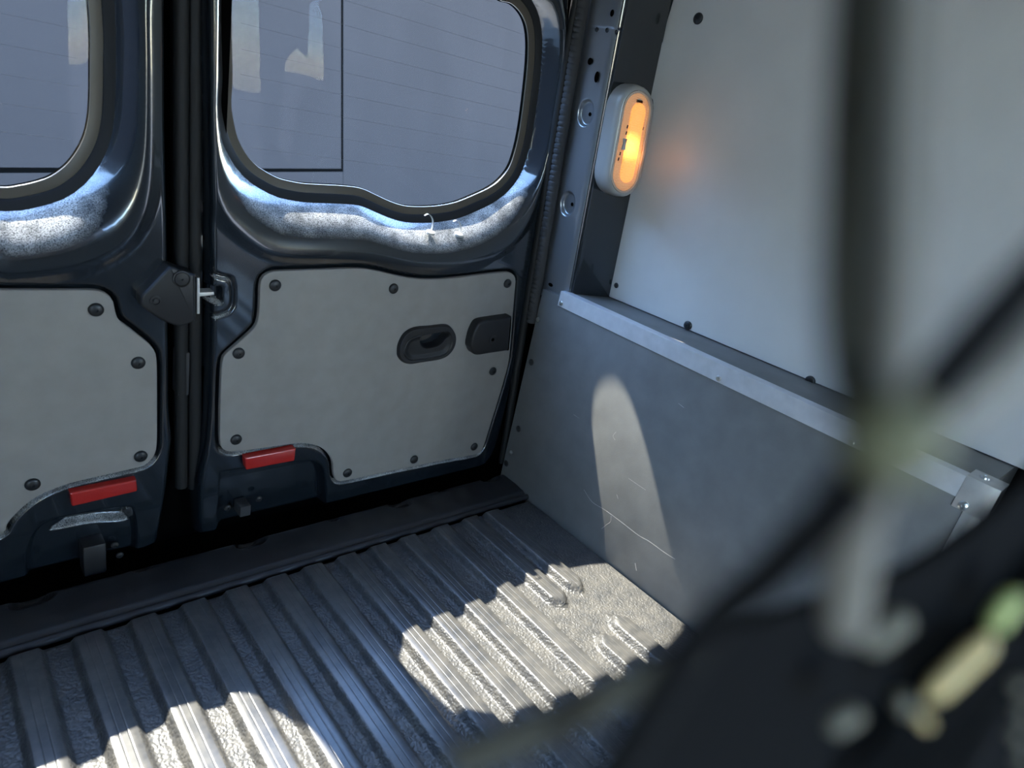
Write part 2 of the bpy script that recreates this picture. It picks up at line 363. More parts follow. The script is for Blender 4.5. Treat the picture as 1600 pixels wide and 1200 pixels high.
CREST_L = np.vstack([xz([(233, 20), (234, 120), (234, 220), (232, 275), (224, 325), (204, 366), (176, 392), (140, 410), (100, 421), (50, 428), (0, 430)], YD),
                     [(-1.00, .525), (-1.20, .53), (-1.34, .55), (-1.42, .60), (-1.455, .70), (-1.45, .87), (-1.425, .99), (-1.36, 1.07), (-1.25, 1.095), (-1.08, 1.10), (-.93, 1.085), (-.84, 1.05), (-.79, .99), (-.777, .92)]])
PANEL_R = xz([(407, 462), (407.5, 448), (411, 435), (424, 426), (442, 424), (500, 422), (560, 420), (590, 424), (620, 431), (650, 436), (680, 437), (720, 434), (760, 429), (793, 426), (803, 429), (807, 438), (806, 455), (803, 490), (797, 560), (790, 590), (780, 625), (768, 663), (758, 695), (753, 705), (744, 711), (700, 719), (640, 731), (580, 744), (541, 752), (530, 753), (524, 748), (522, 738), (520, 720), (510, 706), (495, 697), (475, 694), (455, 695), (400, 703), (364, 707), (351, 704), (345, 693), (344.5, 650), (346, 600), (348, 568), (352, 556), (372, 538), (395, 517), (403, 505), (406, 485)], YD)
PANEL_L = np.vstack([xz([(0, 454), (60, 454), (120, 454), (150, 454.5), (165, 459), (177, 470), (181, 488), (187, 502), (202, 513), (232, 537), (242, 549), (246, 568), (246.5, 630), (246, 695), (241, 714), (229, 727), (212, 733), (160, 745), (110, 757), (70, 772), (40, 791), (15, 816), (2, 838)], YD),
                     [(-1.005, .11), (-1.06, .085), (-1.20, .075), (-1.37, .075), (-1.40, .10), (-1.40, .30), (-1.40, .44), (-1.37, .475), (-1.25, .485), (-1.10, .485)]])
OUT_R = np.vstack([xz([(321, -20), (324, 200), (326, 380), (327, 520), (324, 640), (319, 700)], YD), [(-.705, .12), (-.70, .012), (-.35, .012), (-.02, .012)], xz([(775, 712), (786, 680), (800, 620), (814, 560), (836, 440), (853, 330), (873, 200), (890, 80)], YD), [(-.075, 1.10), (-.12, 1.20), (-.20, 1.235), (-.60, 1.235), (-.70, 1.21), (-.72, 1.10)]])
OUT_L = np.vstack([xz([(268, -20), (268, 200), (271, 380), (272, 520), (272, 640), (277, 690)], YD)[::-1], [(-.762, 1.10), (-.775, 1.21), (-.86, 1.235), (-1.36, 1.235), (-1.45, 1.20), (-1.49, 1.0), (-1.495, .5), (-1.48, .012), (-1.0, .012), (-.76, .012), (-.745, .12)]])
glassR, glassL = resample(smooth(GLASS_R), 260), resample(smooth(GLASS_L), 260)
crestR, crestL = resample(smooth(CREST_R), 160), resample(smooth(CREST_L), 160)
panR, panL = resample(smooth(PANEL_R, 5), 240), resample(smooth(PANEL_L, 5), 240)
outR, outL = resample(OUT_R, 160), resample(OUT_L, 160)

def pocket_shapes(right):
    if right:
        pk = smooth(xz([(345, 745), (352, 738), (470, 722), (500, 726), (510, 745), (512, 790), (505, 812), (350, 835), (342, 820)], YD), 4)
        dents = [(pk, .028, .008)]
        # D-shaped pressing round the striker pocket
        outer = smooth(xz([(325, 430), (352, 430), (364, 434), (369, 446), (370, 470), (367, 484), (355, 495), (325, 496)], YD), 4)
        inner = smooth(xz([(325, 438), (348, 438), (358, 441), (362, 450), (362, 468), (360, 478), (350, 487), (325, 487)], YD), 4)
        sq = xz([(322, 449), (349, 448), (350, 476), (322, 477)], YD)
        return dents, (outer, inner), sq
    pk = smooth(xz([(40, 880), (50, 838), (80, 815), (150, 800), (200, 793), (212, 800), (218, 830), (215, 880), (200, 910), (60, 935)], YD), 4)
    pk2 = smooth(xz([(82, 838), (95, 826), (120, 812), (190, 795), (205, 798), (206, 812), (200, 822), (150, 826)], YD), 4)
    return [(pk, .014, .010), (pk2, .018, .006)], None, None

def door_skin(name, parent, x0, x1, glass, crest, pan, out, right):
    dents, dshape, sq = pocket_shapes(right)
    gl, cr, pn, ot = [resample(p, 130) for p in (glass, crest, pan, out)]
    pn = resample(pan, 200)
    def fn(Q):
        d0 = sdf(Q, gl); d1 = sdf(Q, cr); dp = sdf(Q, pn); do = sdf(Q, ot)
        a = np.maximum(d0-.026, 0); t = a/(a+np.maximum(-d1, 0)+1e-9); t = np.where(d1 > 0, 1, t)
        Y = YD+.052*np.power(np.clip(1-t, 0, 1), 2.2)
        Y = np.where(d0 < .026, YD+.052+.004*sstep(.026, .02, d0), Y)
        # slight roll beyond the crest so the edge of the reveal stands proud
        Y += .004*sstep(0, .022, d1)*np.where(d1 > 0, 1, 0)
        # rebate for the lining panel, with a rolled edge
        Y += .016*sstep(.0075, .0035, dp)
        # the sheet rolls back at the outer edge of the door
        e = -do; Y += .05*(1-np.sqrt(np.clip(1-np.clip(1-e/.012, 0, 1)**2, 0, 1)))
        for poly, dep, w in dents: Y += dep*sstep(0, -w, sdf(Q, poly))
        if dshape is not None:
            a_, b_ = sdf(Q, dshape[0]), sdf(Q, dshape[1]); Y += .005*sstep(.0005, -.004, a_)*sstep(-.001, .003, b_)
            Y += .020*sstep(0, -.003, sdf(Q, sq))
        return Y
    def keep(Q): return (sdf(Q, gl) > .0150) & (sdf(Q, ot) < 0)
    o, _ = grid(name, np.arange(x0, x1, .0022), np.arange(.005, 1.24, .0022), fn, M['paint'], parent, keep)
    return o

def ring_loft(name, outline, prof, m, parent):
    """a moulding round a closed outline; prof lists (outward offset, Y)"""
    P = np.asarray(outline, float)
    if area(P) < 0: P = P[::-1]
    n = len(P); V, F = [], []
    for off, y in prof:
        for a, b in offset(P, off): V.append((a, y, b))
    for i in range(len(prof)-1):
        for k in range(n): k2 = (k+1) % n; F.append((i*n+k, (i+1)*n+k, (i+1)*n+k2, i*n+k2))
    return sharp(mesh(name, V, F, m, parent), 32)

def screw_mesh():
    o = lathe('screw_cap', [(.0098, -.001), (.0098, .0012), (.0088, .0026), (.0060, .0036), (.0022, .0040), (.0019, .0022)], M['cap'])
    me = o.data; bpy.data.objects.remove(o); return me
SCREW = screw_mesh()
def screw(parent, p, n, s=1.0):
    o = link(bpy.data.objects.new('screw_cap', SCREW), parent)
    o.matrix_local = Matrix.Translation(Vector(p)) @ frame_of(n) @ Matrix.Scale(s, 4); return o
BOLT = None
def bolt(parent, p, n, s=1.0, name='bolt', m=None):
    o = lathe(name, [(.0052, 0), (.0052, .001), (.0046, .0024), (.003, .0032), (.0016, .0033), (.0012, .0018)], m or M['steel'], parent, 18, p, n)
    o.scale = (s, s, s); return o

def make_door(name, right):
    d = thing(name)
    gl, cr, pn, ot = (glassR, crestR, panR, outR) if right else (glassL, crestL, panL, outL)
    x0, x1 = (-.76, .03) if right else (-1.5, -.73)
    door_skin('door_skin', d, x0, x1, gl, cr, pn, ot, right)
    outer = prism('outer_skin', np.array([p for p in resample(ot, 80)]), .196, .200, M['paint'], d, .001)
    # the outer skin is opened for the window by a second, boolean-free ring
    bpy.data.objects.remove(outer)
    ring_loft('outer_skin', gl, [(-.001, .194), (.05, .196), (.09, .19)], M['paint'], d)
    box('outer_panel', (-.715, .188, .01) if right else (-1.49, .188, .01), (-.005, .194, .53) if right else (-.745, .194, .53), M['void'], d)
    pane = prism('window_pane', gl, .187, .190, M['glass'], d, .0005)
    ring_loft('pane_edge', gl, [(-.0005, .1866), (.0, .1845), (.006, .1825), (.0135, .1815), (.0145, .184)], M['frit'], pane)
    zs = np.arange(.69, 1.02, .034) if right else np.arange(.67, 1.02, .034)
    for z in zs:                                 # heating wires printed on the glass
        dd = np.array([[x, z] for x in np.linspace(gl[:, 0].min(), gl[:, 0].max(), 200)]); ins = sdf(dd, gl) < -.012
        if ins.sum() < 20: continue
        a, b = dd[ins][0][0], dd[ins][-1][0]
        box('heating_wire', (a, .18670, z-.00015), (b, .18676, z+.00015), M['wire'], pane)
    ring_loft('window_seal', gl, [(.0135, .1830), (.0140, .1795), (.0155, .1785), (.024, .1750), (.0285, .1735), (.0305, .1755), (.0305, .19)], M['rubber'], d)
    pan = prism('lining_panel', pn, YD+.0025, YD+.011, M['lining'], d, .0016)
    pts = [(430, 446), (615, 451), (793, 443), (373, 552), (770, 580), (369, 687), (543, 739), (647, 718), (741, 698)] if right else [(150, 484), (216, 567), (220, 713), (51, 757)]
    for x, y in pts: screw(pan, on(x, y, 1, YD+.0015), (0, -1, 0))
    if not right:
        for x, z in ((-1.06, .45), (-1.2, .45), (-1.36, .44), (-1.37, .26), (-1.37, .11), (-1.2, .10)): screw(pan, (x, YD+.0025, z), (0, -1, 0))
    if right: quad = [(382, 715), (462, 700), (460, 719.5), (384, 734)]
    else: quad = [(109, 770), (213, 749), (214.5, 767), (112, 791)]
    q = xz(quad, YD-.008)
    rf = prism('reflector', resample(q, 60), YD-.010, YD+.006, M['red'], d, .0025)
    rf['label'] = 'red plastic reflector strip'
    return d, pan

# --- wider rear door with the latch housing
doorL, panLo = make_door('door_1', False)
tag(doorL, 'windowed rear door carrying the black latch housing beside the middle gap', 'door', kind='structure')
lat = smooth(xz([(219.5, 466), (222, 459), (240, 441), (261, 419), (268, 416), (284, 423), (300, 427), (305, 432), (306, 462), (306, 495), (301, 502), (281, 509), (267, 506), (250, 498), (224, 481), (219.5, 474)], YD-.02), 3)
lo = prism('latch_housing', lat, YD-.024, YD+.012, M['plastic'], doorL, .004); lo['label'] = 'black plastic latch housing'
p = on(284, 436, 1, YD-.025); lathe('latch_cap', [(.0125, -.002), (.0125, .001), (.0105, .0016), (.0100, .0004), (.0095, .002), (.0015, .0028), (.0010, .001)], M['plastic'], lo, 28, p, (0, -1, 0))
p = on(243, 470, 1, YD-.025); lathe('latch_screw', [(.0075, -.002), (.0075, .0006), (.006, .0008), (.0055, -.001), (.0035, -.0012), (.003, .001), (.001, .0012)], M['plastic'], lo, 20, p, (0, -1, 0))
st = xz([(306.5, 433), (311, 433), (311, 456), (333, 455), (333.5, 460), (311, 462), (311, 489), (306.5, 489)], YD-.012)
sp_ = prism('striker_plate', st, YD-.016, YD+.004, M['galv'], doorL, .0008); sp_['label'] = 'bright T-shaped steel striker'
# rubber lip along the closing edge, catch block below
gp = [on(283, y, 1, YD+.02) for y in (-40, 150, 330, 520, 690, 760)]
tube('edge_seal', gp, .010, M['rubber'], doorL, 10)
box('bump_block', on(278, 620, 1, YD+.012), on(297, 551, 1, YD+.012)+np.array([0, .03, 0]), M['rubber_grey'], doorL, .002)
# lower hinge/catch block in the dark pocket
p = on(146, 870, 1, YD); box('lower_catch', (p[0]-.016, YD-.012, p[2]-.028), (p[0]+.016, YD+.02, p[2]+.030), M['plastic'], doorL, .003)
for x, y in ((179, 851), (187, 867)): bolt(doorL, on(x, y, 1, YD+.010), (0, -1, 0), 1.1, 'catch_bolt', M['plastic'])

# --- second rear door with pull handle
doorR, panRo = make_door('door_2', True)
tag(doorR, 'windowed rear door carrying the oval pull handle next to the pillar', 'door', kind='structure')
def z4(p): return [(600+x/6.667, 480+y/6.667) for x, y in p]
ho = smooth(xz(z4([(145, 470), (160, 380), (220, 275), (330, 213), (500, 195), (640, 181), (705, 203), (752, 270), (760, 350), (730, 440), (660, 520), (560, 560), (400, 585), (270, 605), (200, 582), (155, 530)]), YD-.004), 5)
hi_ = smooth(xz(z4([(205, 450), (240, 362), (300, 312), (400, 286), (520, 268), (640, 252), (688, 285), (702, 360), (680, 430), (610, 497), (450, 533), (300, 553), (240, 532), (212, 495)]), YD-.004), 5)
sc = smooth(xz(z4([(395, 300), (520, 275), (640, 258), (682, 285), (630, 360), (560, 412), (450, 432), (400, 405), (383, 350)]), YD-.004), 5)
def cut(o, poly, y0, y1):
    c = prism('cutter', poly, y0, y1, None, None, .0002); md = o.modifiers.new('cut', 'BOOLEAN'); md.object = c; md.operation = 'DIFFERENCE'; md.solver = 'EXACT'
    me = bpy.data.meshes.new_from_object(o.evaluated_get(bpy.context.evaluated_depsgraph_get())); o.modifiers.clear(); o.data = me; bpy.data.objects.remove(c); sharp(o, 45)
cut(panRo, resample(offset(ho, -.004), 80), YD-.02, YD+.03)
lo_, hi2 = ho.min(0)-.003, ho.max(0)+.003
def handle_fn(Q):
    do, di, ds = sdf(Q, ho), sdf(Q, hi_), sdf(Q, sc); u = (Q-lo_)/(hi2-lo_)
    Y = YD+.004-.010*sstep(0, -.004, do)
    Y += .0012*sstep(.0012, 0, di)*sstep(-.0012, 0, di)*3
    Y += .005*sstep(0, -.004, di)*0+.004*sstep(-.001, -.012, di)
    Y += .030*sstep(.001, -.005, ds)
    return Y
h_, _ = grid('pull_handle', np.arange(lo_[0], hi2[0], .0008), np.arange(lo_[1], hi2[1], .0008), handle_fn, M['plastic'], doorR, lambda Q: sdf(Q, ho) < .0006)
h_['label'] = 'black oval recessed pull handle'
cv = smooth(xz(z4([(915, 440), (905, 400), (925, 300), (950, 230), (985, 170), (1030, 145), (1100, 132), (1300, 102), (1330, 110), (1325, 250), (1300, 440), (1270, 455), (1100, 480), (990, 498), (940, 490)]), YD-.018), 3)
co = prism('check_cover', cv, YD-.020, YD+.004, M['plastic'], doorR, .005); co['label'] = 'black plastic check strap cover'
p = on(600+1132/6.667, 480+338/6.667, 1, YD-.020); lathe('cover_boss', [(.010, 0), (.0095, .0008), (.0042, .0010), (.0038, -.0002)], M['plastic'], co, 24, p, (0, -1, 0))
lathe('cover_hole', [(.0038, 0), (.0037, .0011)], M['void'], co, 16, p, (0, -1, 0))
gp = [on(303, y, 1, YD+.035) for y in (-40, 150, 330, 520, 690, 760)]
tube('edge_seal', gp, .012, M['rubber'], doorR, 10)
p = on(378, 792, 1, YD+.016); box('lower_catch', (p[0]-.010, YD-.002, p[2]-.010), (p[0]+.010, YD+.03, p[2]+.012), M['rubber_grey'], doorR, .002)
for x, y in ((404, 779), (355, 793)): bolt(doorR, on(x, y, 1, YD+.014), (0, -1, 0), 1.2, 'catch_bolt', M['plastic'])
# cable ties left on the window ledge
def tie(base, tip, top, side):
    b = np.array(base); t = thing('cable_tie'); t.location = b
    lathe('tie_base', [(.0085, -.003), (.0085, .0012), (.0072, .0022), (.003, .0026)], M['white'], t, 20, (0, 0, 0), (0, -.25, 1))
    P = np.array([(0, 0, 0), (.002, .001, .012), (.001, .002, .022), (-.004, .004, .029), (-.010, .006, .031), (-.015, .007, .028)])*np.array(top)
    pts = smooth(P, 5, False); V, F = [], []
    for i, q in enumerate(pts):
        w = .0024*(1-.35*i/len(pts)); V += [q+np.array((-.1*w, w, 0)), q+np.array((.1*w, -w, 0)), q+np.array((.1*w, -w, 0))+np.array((.0009, 0, .0006)), q+np.array((-.1*w, w, 0))+np.array((.0009, 0, .0006))]
    for i in range(len(pts)-1):
        for k in range(4): F.append((i*4+k, i*4+(k+1) % 4, i*4+4+(k+1) % 4, i*4+4+k))
    F += [(3, 2, 1, 0), tuple(range(len(pts)*4-4, len(pts)*4))]
    sharp(fix(mesh('tie_strap', V, F, M['silver'], t)), 50); return t
for nm, (x, y), tp, lb in (('a', (673, 363), (1.0, 1, 1.05), 'pale plastic hook tie on the window ledge, further from the pillar'), ('b', (717, 366), (.9, 1, .82), 'pale plastic hook tie on the window ledge, closer to the pillar')):
    t = tie(on(x, y, 1, .146), None, tp, 0); tag(t, lb, 'tie', 'hook ties on the window ledge')

# dark jamb behind both doors
jamb = box('trim_2', (-1.535, .180, -.06), (.20, .200, .05), M['void']); tag(jamb, 'black lower jamb behind the rear doors in deep shade', 'jamb', kind='structure')
box('gap_backing', (-.80, .178, .0), (-.66, .184, 1.24), M['void'], jamb)
box('gap_backing', (-.055, .178, .0), (.20, .184, 1.30), M['void'], jamb)

# ================================================================== wheel-arch box
bx = thing('wheel_arch_box'); tag(bx, 'dark grey plywood box over the wheel arch with aluminium edging', 'box')
ZB = .485
sb = box('side_board', (0, -.785, -.02), (.012, .096, ZB), M['board'], bx, .0006); sb['label'] = 'dark grey film-faced side board'
box('top_board', (.001, -.785, ZB), (.20, .03, ZB+.010), M['board'], bx, .0006)
box('end_board', (.012, -.785, .001), (.20, -.773, ZB), M['board'], bx, .0006)
# aluminium angle: one leg on the face, one on the top
def angle(name, y0, y1, parent):
    prof = [(-.0025, ZB-.020), (-.0025, ZB+.0125), (.020, ZB+.0125), (.020, ZB+.0102), (-.0002, ZB+.0102), (-.0002, ZB-.020)]
    n = len(prof); V = [(x, y, z) for y in (y0, y1) for x, z in prof]
    F = [(i, (i+1) % n, n+(i+1) % n, n+i) for i in range(n)]+[tuple(reversed(range(n))), tuple(range(n, 2*n))]
    o = fix(mesh(name, V, F, M['alu'], parent, True)); bm = bmesh.new(); bm.from_mesh(o.data)
    bmesh.ops.bevel(bm, geom=[e for e in bm.edges if e.calc_length() > .3], offset=.0004, segments=2, affect='EDGES'); bm.to_mesh(o.data); bm.free(); return o
rail = angle('edge_rail', -.765, .040, bx); rail['label'] = 'bare aluminium angle strip'
for x, y in ((877, 474), (1123, 591), (1330, 692)): bolt(rail, on(x, y, 0, -.0025), (-1, 0, 0), 1.0, 'rail_screw')
# corner bracket
br = box('corner_bracket', (-.0045, -.800, ZB-.034), (-.0022, -.758, ZB+.0148), M['galv'], bx, .001); br['label'] = 'bent pale steel corner bracket'
box('bracket_top', (-.0045, -.800, ZB+.0126), (.040, -.758, ZB+.0150), M['galv'], br, .001)
box('bracket_post', (-.0032, -.795, .02), (-.0002, -.773, ZB-.03), M['galv'], br, .001)
bolt(br, on(1505.5, 790, 0, -.0045), (-1, 0, 0), 1.25, 'bracket_bolt'); bolt(br, (.016, -.775, ZB+.015), (0, 0, 1), 1.25, 'bracket_bolt')
# screws along the end of the side board
for x, y, s in ((830, 566, 'c'), (810, 670, 'c'), (791, 724, 'c')): screw(sb, on(x, y, 0, 0), (-1, 0, 0), .8)
for x, y in ((841, 499), (799, 707)): bolt(sb, on(x, y, 0, 0), (-1, 0, 0), 1.0, 'board_screw')
# scratches worn into the board
def scratch(px, w):
    P = smooth(np.array([on(x, y, 0, 0)[1:] for x, y in px]), 6, False); V, F = [], []
    for i, (a, b) in enumerate(P):
        t = P[min(i+1, len(P)-1)]-P[max(i-1, 0)]; t /= np.linalg.norm(t)+1e-9; ww = w*(.6+.5*random.random())
        V += [(-.00025, a-t[1]*ww, b+t[0]*ww), (-.00025, a+t[1]*ww, b-t[0]*ww)]
    for i in range(len(P)-1): F.append((2*i, 2*i+1, 2*i+3, 2*i+2))
    mesh('scratch', V, F, M['scratch'], sb)
def z3(p): return [(800+x/4, 600+y/4) for x, y in p]
scratch(z3([(450, 660), (500, 735), (570, 780), (620, 815), (700, 875), (790, 945), (860, 985), (950, 1050), (1020, 1095)]), .0007)
scratch(z3([(730, 590), (780, 625), (835, 662)]), .0004); scratch(z3([(385, 190), (420, 214)]), .0004)
scratch(z3([(770, 1120), (778, 1165)]), .0008); scratch(z3([(560, 905), (590, 880), (615, 860), (620, 825)]), .0004)
scratch(z3([(1040, 120), (1075, 148)]), .0006); scratch(z3([(650, 300), (632, 325), (645, 350)]), .0005); scratch(z3([(655, 690), (663, 718)]), .0004)

# ================================================================== rear pillar
pil = thing('trim_3'); tag(pil, 'painted steel rear pillar beside the right rear door', 'pillar', kind='structure')
secX = [(-.020, .150), (-.012, .135), (-.006, .118), (.004, .106), (.008, .100)]
def section():                                   # plan of the pillar: inward strip, rounded corner, face looking forward
    P = [(.010, .118), (.010, .112), (.009, .106)]
    P += [(.008, y) for y in np.linspace(.104, .046, 40)]
    for a in np.linspace(0, math.pi/2, 12)[1:]: P.append((.008+.018*(1-math.cos(a)), .046-.022*math.sin(a)))
    P += [(x, .024-.30*(x-.026)) for x in np.linspace(.030, .13, 20)]
    return np.array(P)
SEC = section(); ZP = np.arange(ZB-.02, 1.30, .0018)
L_ = np.r_[0, np.cumsum(np.linalg.norm(np.diff(SEC, axis=0), axis=1))]
def pil3(Q, D):
    i = Q[:, 0].astype(int); t = SEC[np.minimum(i+1, len(SEC)-1)]-SEC[np.maximum(i-1, 0)]; t /= np.linalg.norm(t, axis=1)[:, None]
    nrm = np.stack([t[:, 1], -t[:, 0]], 1)       # points into the load bay
    p = SEC[i]+nrm*D[:, None]; z = Q[:, 1]
    # widen the strip a little towards the roof
    return np.stack([lean(p[:, 0], z), p[:, 1], z], 1)
cups = []
def strip_pt(x, y):                              # pixel to (Y, Z) on the leaning strip
    n = np.array((1, 0, -LEAN)); return on_plane(x, y, (.008, 0, .5), n)
CUPS = [strip_pt(914, 176), strip_pt(886, 318)]
def pil_fn(Q):
    i = Q[:, 0].astype(int); y = SEC[i, 1]; z = Q[:, 1]; D = np.zeros(len(Q)); flat = (i >= 3) & (i <= 42)
    for c in CUPS:
        r = np.sqrt((y-c[1])**2+((z-c[2])*.82)**2); D -= np.where(flat, .008*sstep(.021, .0165, r), 0)
    zs_ = strip_pt(950, 42)[2]; D -= .0012*sstep(zs_, zs_-.002, z)          # overlapped sheet joint
    return D
pb, _ = grid('pillar_skin', np.arange(len(SEC)), ZP, pil_fn, M['strip_sheen'], pil, None, pil3, False)
pb.data.materials.append(M['paint'])             # inward strip has the window reflection in its colour, forward face plain paint
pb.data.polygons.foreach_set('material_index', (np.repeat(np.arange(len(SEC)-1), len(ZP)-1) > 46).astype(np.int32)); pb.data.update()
def strip_hole(x, y, ra, rb, off=.0002):
    c = strip_pt(x, y); o = lathe('hole', [(1, -.0001), (1, .0001)], M['void'], pil, 20, (c[0]-off-.0012*(c[2] < 1.0), c[1], c[2]), (-1, 0, LEAN))
    o.scale = (1, 1, 1); o.data = o.data.copy()
    for v in o.data.vertices: v.co.x *= ra; v.co.y *= rb
    return o
for x, y, a, b in ((956.5, 20.5, .0046, .0058), (922.5, 96, .0058, .0062), (933, 120.5, .0055, .0098)): strip_hole(x, y, a, b)
for c, (x, y) in zip(CUPS, ((915, 177), (887.5, 318))):
    k = strip_pt(x, y); lathe('hole', [(.0038, -.0001), (.0038, .0002)], M['void'], pil, 16, (k[0]+.0084, k[1]-.004, k[2]), (-1, 0, LEAN))
p = strip_pt(861, 445); strip_hole(861, 445, .007, .004)
for x, y in ((930, 384), (942, 378), (938, 391), (947, 399)):            # rivet heads and slots on the forward face
    q = on_plane(x, y, (.03, .0232, .5), (.30, 1, 0)); lathe('rivet', [(.0028, -.001), (.0026, .0006), (.0008, .0012)], M['paint'], pil, 12, q, (-.29, -.957, 0))
for x, y in ((932, 46), (948, 47), (963, 50)):
    q = strip_pt(x, y); lathe('weld_spot', [(.0045, -.0012), (.0036, .0006), (.001, .0010)], M['paint'], pil, 14, q, (-1, 0, LEAN))
# ribbed rubber weatherstrip between door and pillar
zz = np.arange(.40, 1.30, .0016); th = np.linspace(0, 2*math.pi, 15)
def seal3(Q, D):
    z = Q[:, 1]; a = Q[:, 0]; r = .0105+D
    return np.stack([lean(-.004, z)+r*np.cos(a), .112+r*1.3*np.sin(a)*.9, z], 1)
def seal_fn(Q): return np.where(np.cos(Q[:, 0]+.6) < -.2, .0020*(np.sin(Q[:, 1]*2*math.pi/.0105) > -.7), 0)
grid('weatherstrip', th, zz, seal_fn, M['rubber_grey'], pil, None, seal3, True)
tube('seal_lip', [(lean(-.012, z), .126, z) for z in np.linspace(.02, 1.3, 12)], .0085, M['rubber'], pil, 12)

# ================================================================== right wall lining
WX0 = .112
def wall_plane(): return np.array((WX0, 0, .49)), np.array((1, .045, .085))
WP, WN = wall_plane(); WN = WN/np.linalg.norm(WN)
wu = np.cross((0, 0, 1), WN); wu /= np.linalg.norm(wu); wu = -wu if wu[1] < 0 else wu     # along the wall, to the rear
wv = np.cross(WN, wu); wv = -wv if wv[2] < 0 else wv
def w2(x, y): q = on_plane(x, y, WP, WN)-WP; return (q@wu, q@wv)
edge = [w2(x, y) for x, y in ((1058, -20), (1040, 40), (1018, 120), (1012, 140), (1014, 148), (1020, 156), (1021, 170), (1008, 225), (993, 292), (986, 300), (975, 301), (967, 303), (963, 312), (955, 390), (948, 450), (949, 458))]
e = np.array(edge); top = [(e[0][0]-.03, .80)]
lowz = ZB+.011
def low(u): return (lowz-WP[2])/wv[2]+.0005
poly = [(-1.75, .80)]+top+[tuple(k) for k in e]+[(e[-1][0]-.004, low(0)), (-.9, low(0)), (-1.75, low(0))]
def w3(a, b, d): return tuple(WP+wu*a+wv*b+WN*d)
wall = prism('wall_right', np.array(poly), 0, .009, M['wall'], None, .0008, w3)
tag(wall, 'tall smooth grey lining board rising above the wheel arch box', 'wall', kind='structure')
for x, y, s in ((1091, 29, 1.0), (1075, 508.5, .95), (1266, 595, .95), (963, 446, .6)):
    screw(wall, on_plane(x, y, WP, WN), -WN, s)
box('wall_back', (.20, -1.75, -.02), (.215, .2, 1.45), M['void'], wall)

# ================================================================== interior lamp
lamp = thing('interior_lamp'); tag(lamp, 'lit oval amber interior lamp in silver housing on the pillar', 'lamp')
YL = -.034
lc = on(986, 224, 1, YL)
lamp.matrix_world = Matrix.Translation(Vector(lc)) @ Matrix.Rotation(math.radians(-22), 4, 'Z') @ Matrix.Translation(-Vector(lc))
def stadium(hw, hh, n=14, tilt=LEAN):
    P = []
    for k in range(n+1): a = math.pi*k/n; P.append((hw*math.cos(a), hh-hw+hw*math.sin(a)*1.15))
    for k in range(n+1): a = math.pi+math.pi*k/n; P.append((hw*math.cos(a), -(hh-hw)+hw*math.sin(a)*1.15))
    return np.array([(a+tilt*b, b) for a, b in P])+lc[[0, 2]]
OA = stadium(.0365, .092)
hs = ring_loft('housing', OA, [(.0055, .030), (.0050, YL+.030), (.0040, YL+.018), (.0025, YL+.007), (-.0015, YL+.0015), (-.0050, YL)], M['silver'], lamp)
rim = ring_loft('lens_rim', OA, [(-.0055, YL), (-.0065, YL-.0012), (-.0085, YL-.0016), (-.0095, YL-.0006), (-.0100, YL+.0005)], M['clear'], lamp)
M['lens'] = lens_material('lens_outer', (1.0, .38, .16), .30); 
M['glow'] = lens_material('lens_lit', (1.0, .36, .05), 0.95, (lc[0]-.004, YL-.002, lc[2]-.006))
ln = prism('lens', offset(OA, -.0098), YL, YL+.006, M['lens'], lamp, .002); ln['label'] = 'amber ribbed lens'
gi = stadium(.0150, .070)+np.array((.003, 0)); prism('lit_window', gi, YL-.005, YL+.001, M['glow'], lamp, .0045)
lb_ = bpy.data.lights.new('lamp_bulb', 'POINT'); lb_.energy = .035; lb_.shadow_soft_size = .012; lb_.color = (1, .36, .08)
lbo = link(bpy.data.objects.new('lamp_bulb', lb_), lamp); lbo.location = (lc[0]+.026, YL-.017, lc[2]-.02)
sw = lc+np.array((-.0155, 0, -.004)); 
tube('switch', [(sw[0]+LEAN*.01, YL-.003, sw[2]+.010), (sw[0], YL-.0035, sw[2]), (sw[0]-LEAN*.01, YL-.003, sw[2]-.010)], [.0045, .0034, .0045], M['silver'], lamp, 12)
ntc = stadium(.006, .004, 6)*1.0; ntc = ntc-lc[[0, 2]]; ntc = ntc+lc[[0, 2]]+np.array((-.005, .074)); prism('release_tab', ntc, YL-.0014, YL+.001, M['clear'], lamp, .0006)
for dx, dz in ((-.0165, .027), (-.0155, .016), (-.0175, -.022), (-.018, -.032), (.0165, .03), (.0165, -.03)):
    box('lens_clip', (lc[0]+dx-.0012, YL-.0008, lc[2]+dz-.003), (lc[0]+dx+.0012, YL+.001, lc[2]+dz+.003), M['plastic'], lamp)

# ================================================================== unseen roof, far walls and ground set for the light; building outside
cl = box('ceiling', (-1.55, -3.2, 1.36), (.215, .205, 1.385), M['roof']); tag(cl, 'pale van roof lining above the load bay', 'ceiling', kind='structure')
box('rear_header', (-1.55, .10, 1.20), (.215, .205, 1.36), M['paint'], cl)
wl = box('wall_left', (-1.55, -1.42, -.05), (-1.535, .2, 1.36), M['board']); box('front_section', (-1.55, -2.3, -.05), (-1.535, -1.80, 1.36), M['board'], wl); tag(wl, 'unseen left side of the van with a doorway gap added for side light', 'wall', kind='structure')  # doorway gap between the two sections is invented to let in side light
wf = box('wall_front', (-1.55, -2.32, -.05), (.215, -2.3, 1.36), M['board']); tag(wf, 'unseen dark partition added behind the viewer to close off front light', 'wall', kind='structure')  # out of view, put in to shut out light from the front
gr = box('ground', (-30, -30, -.62), (30, 30, -.60), M['asphalt']); tag(gr, 'pale concrete ground outside the van', 'ground', kind='structure')

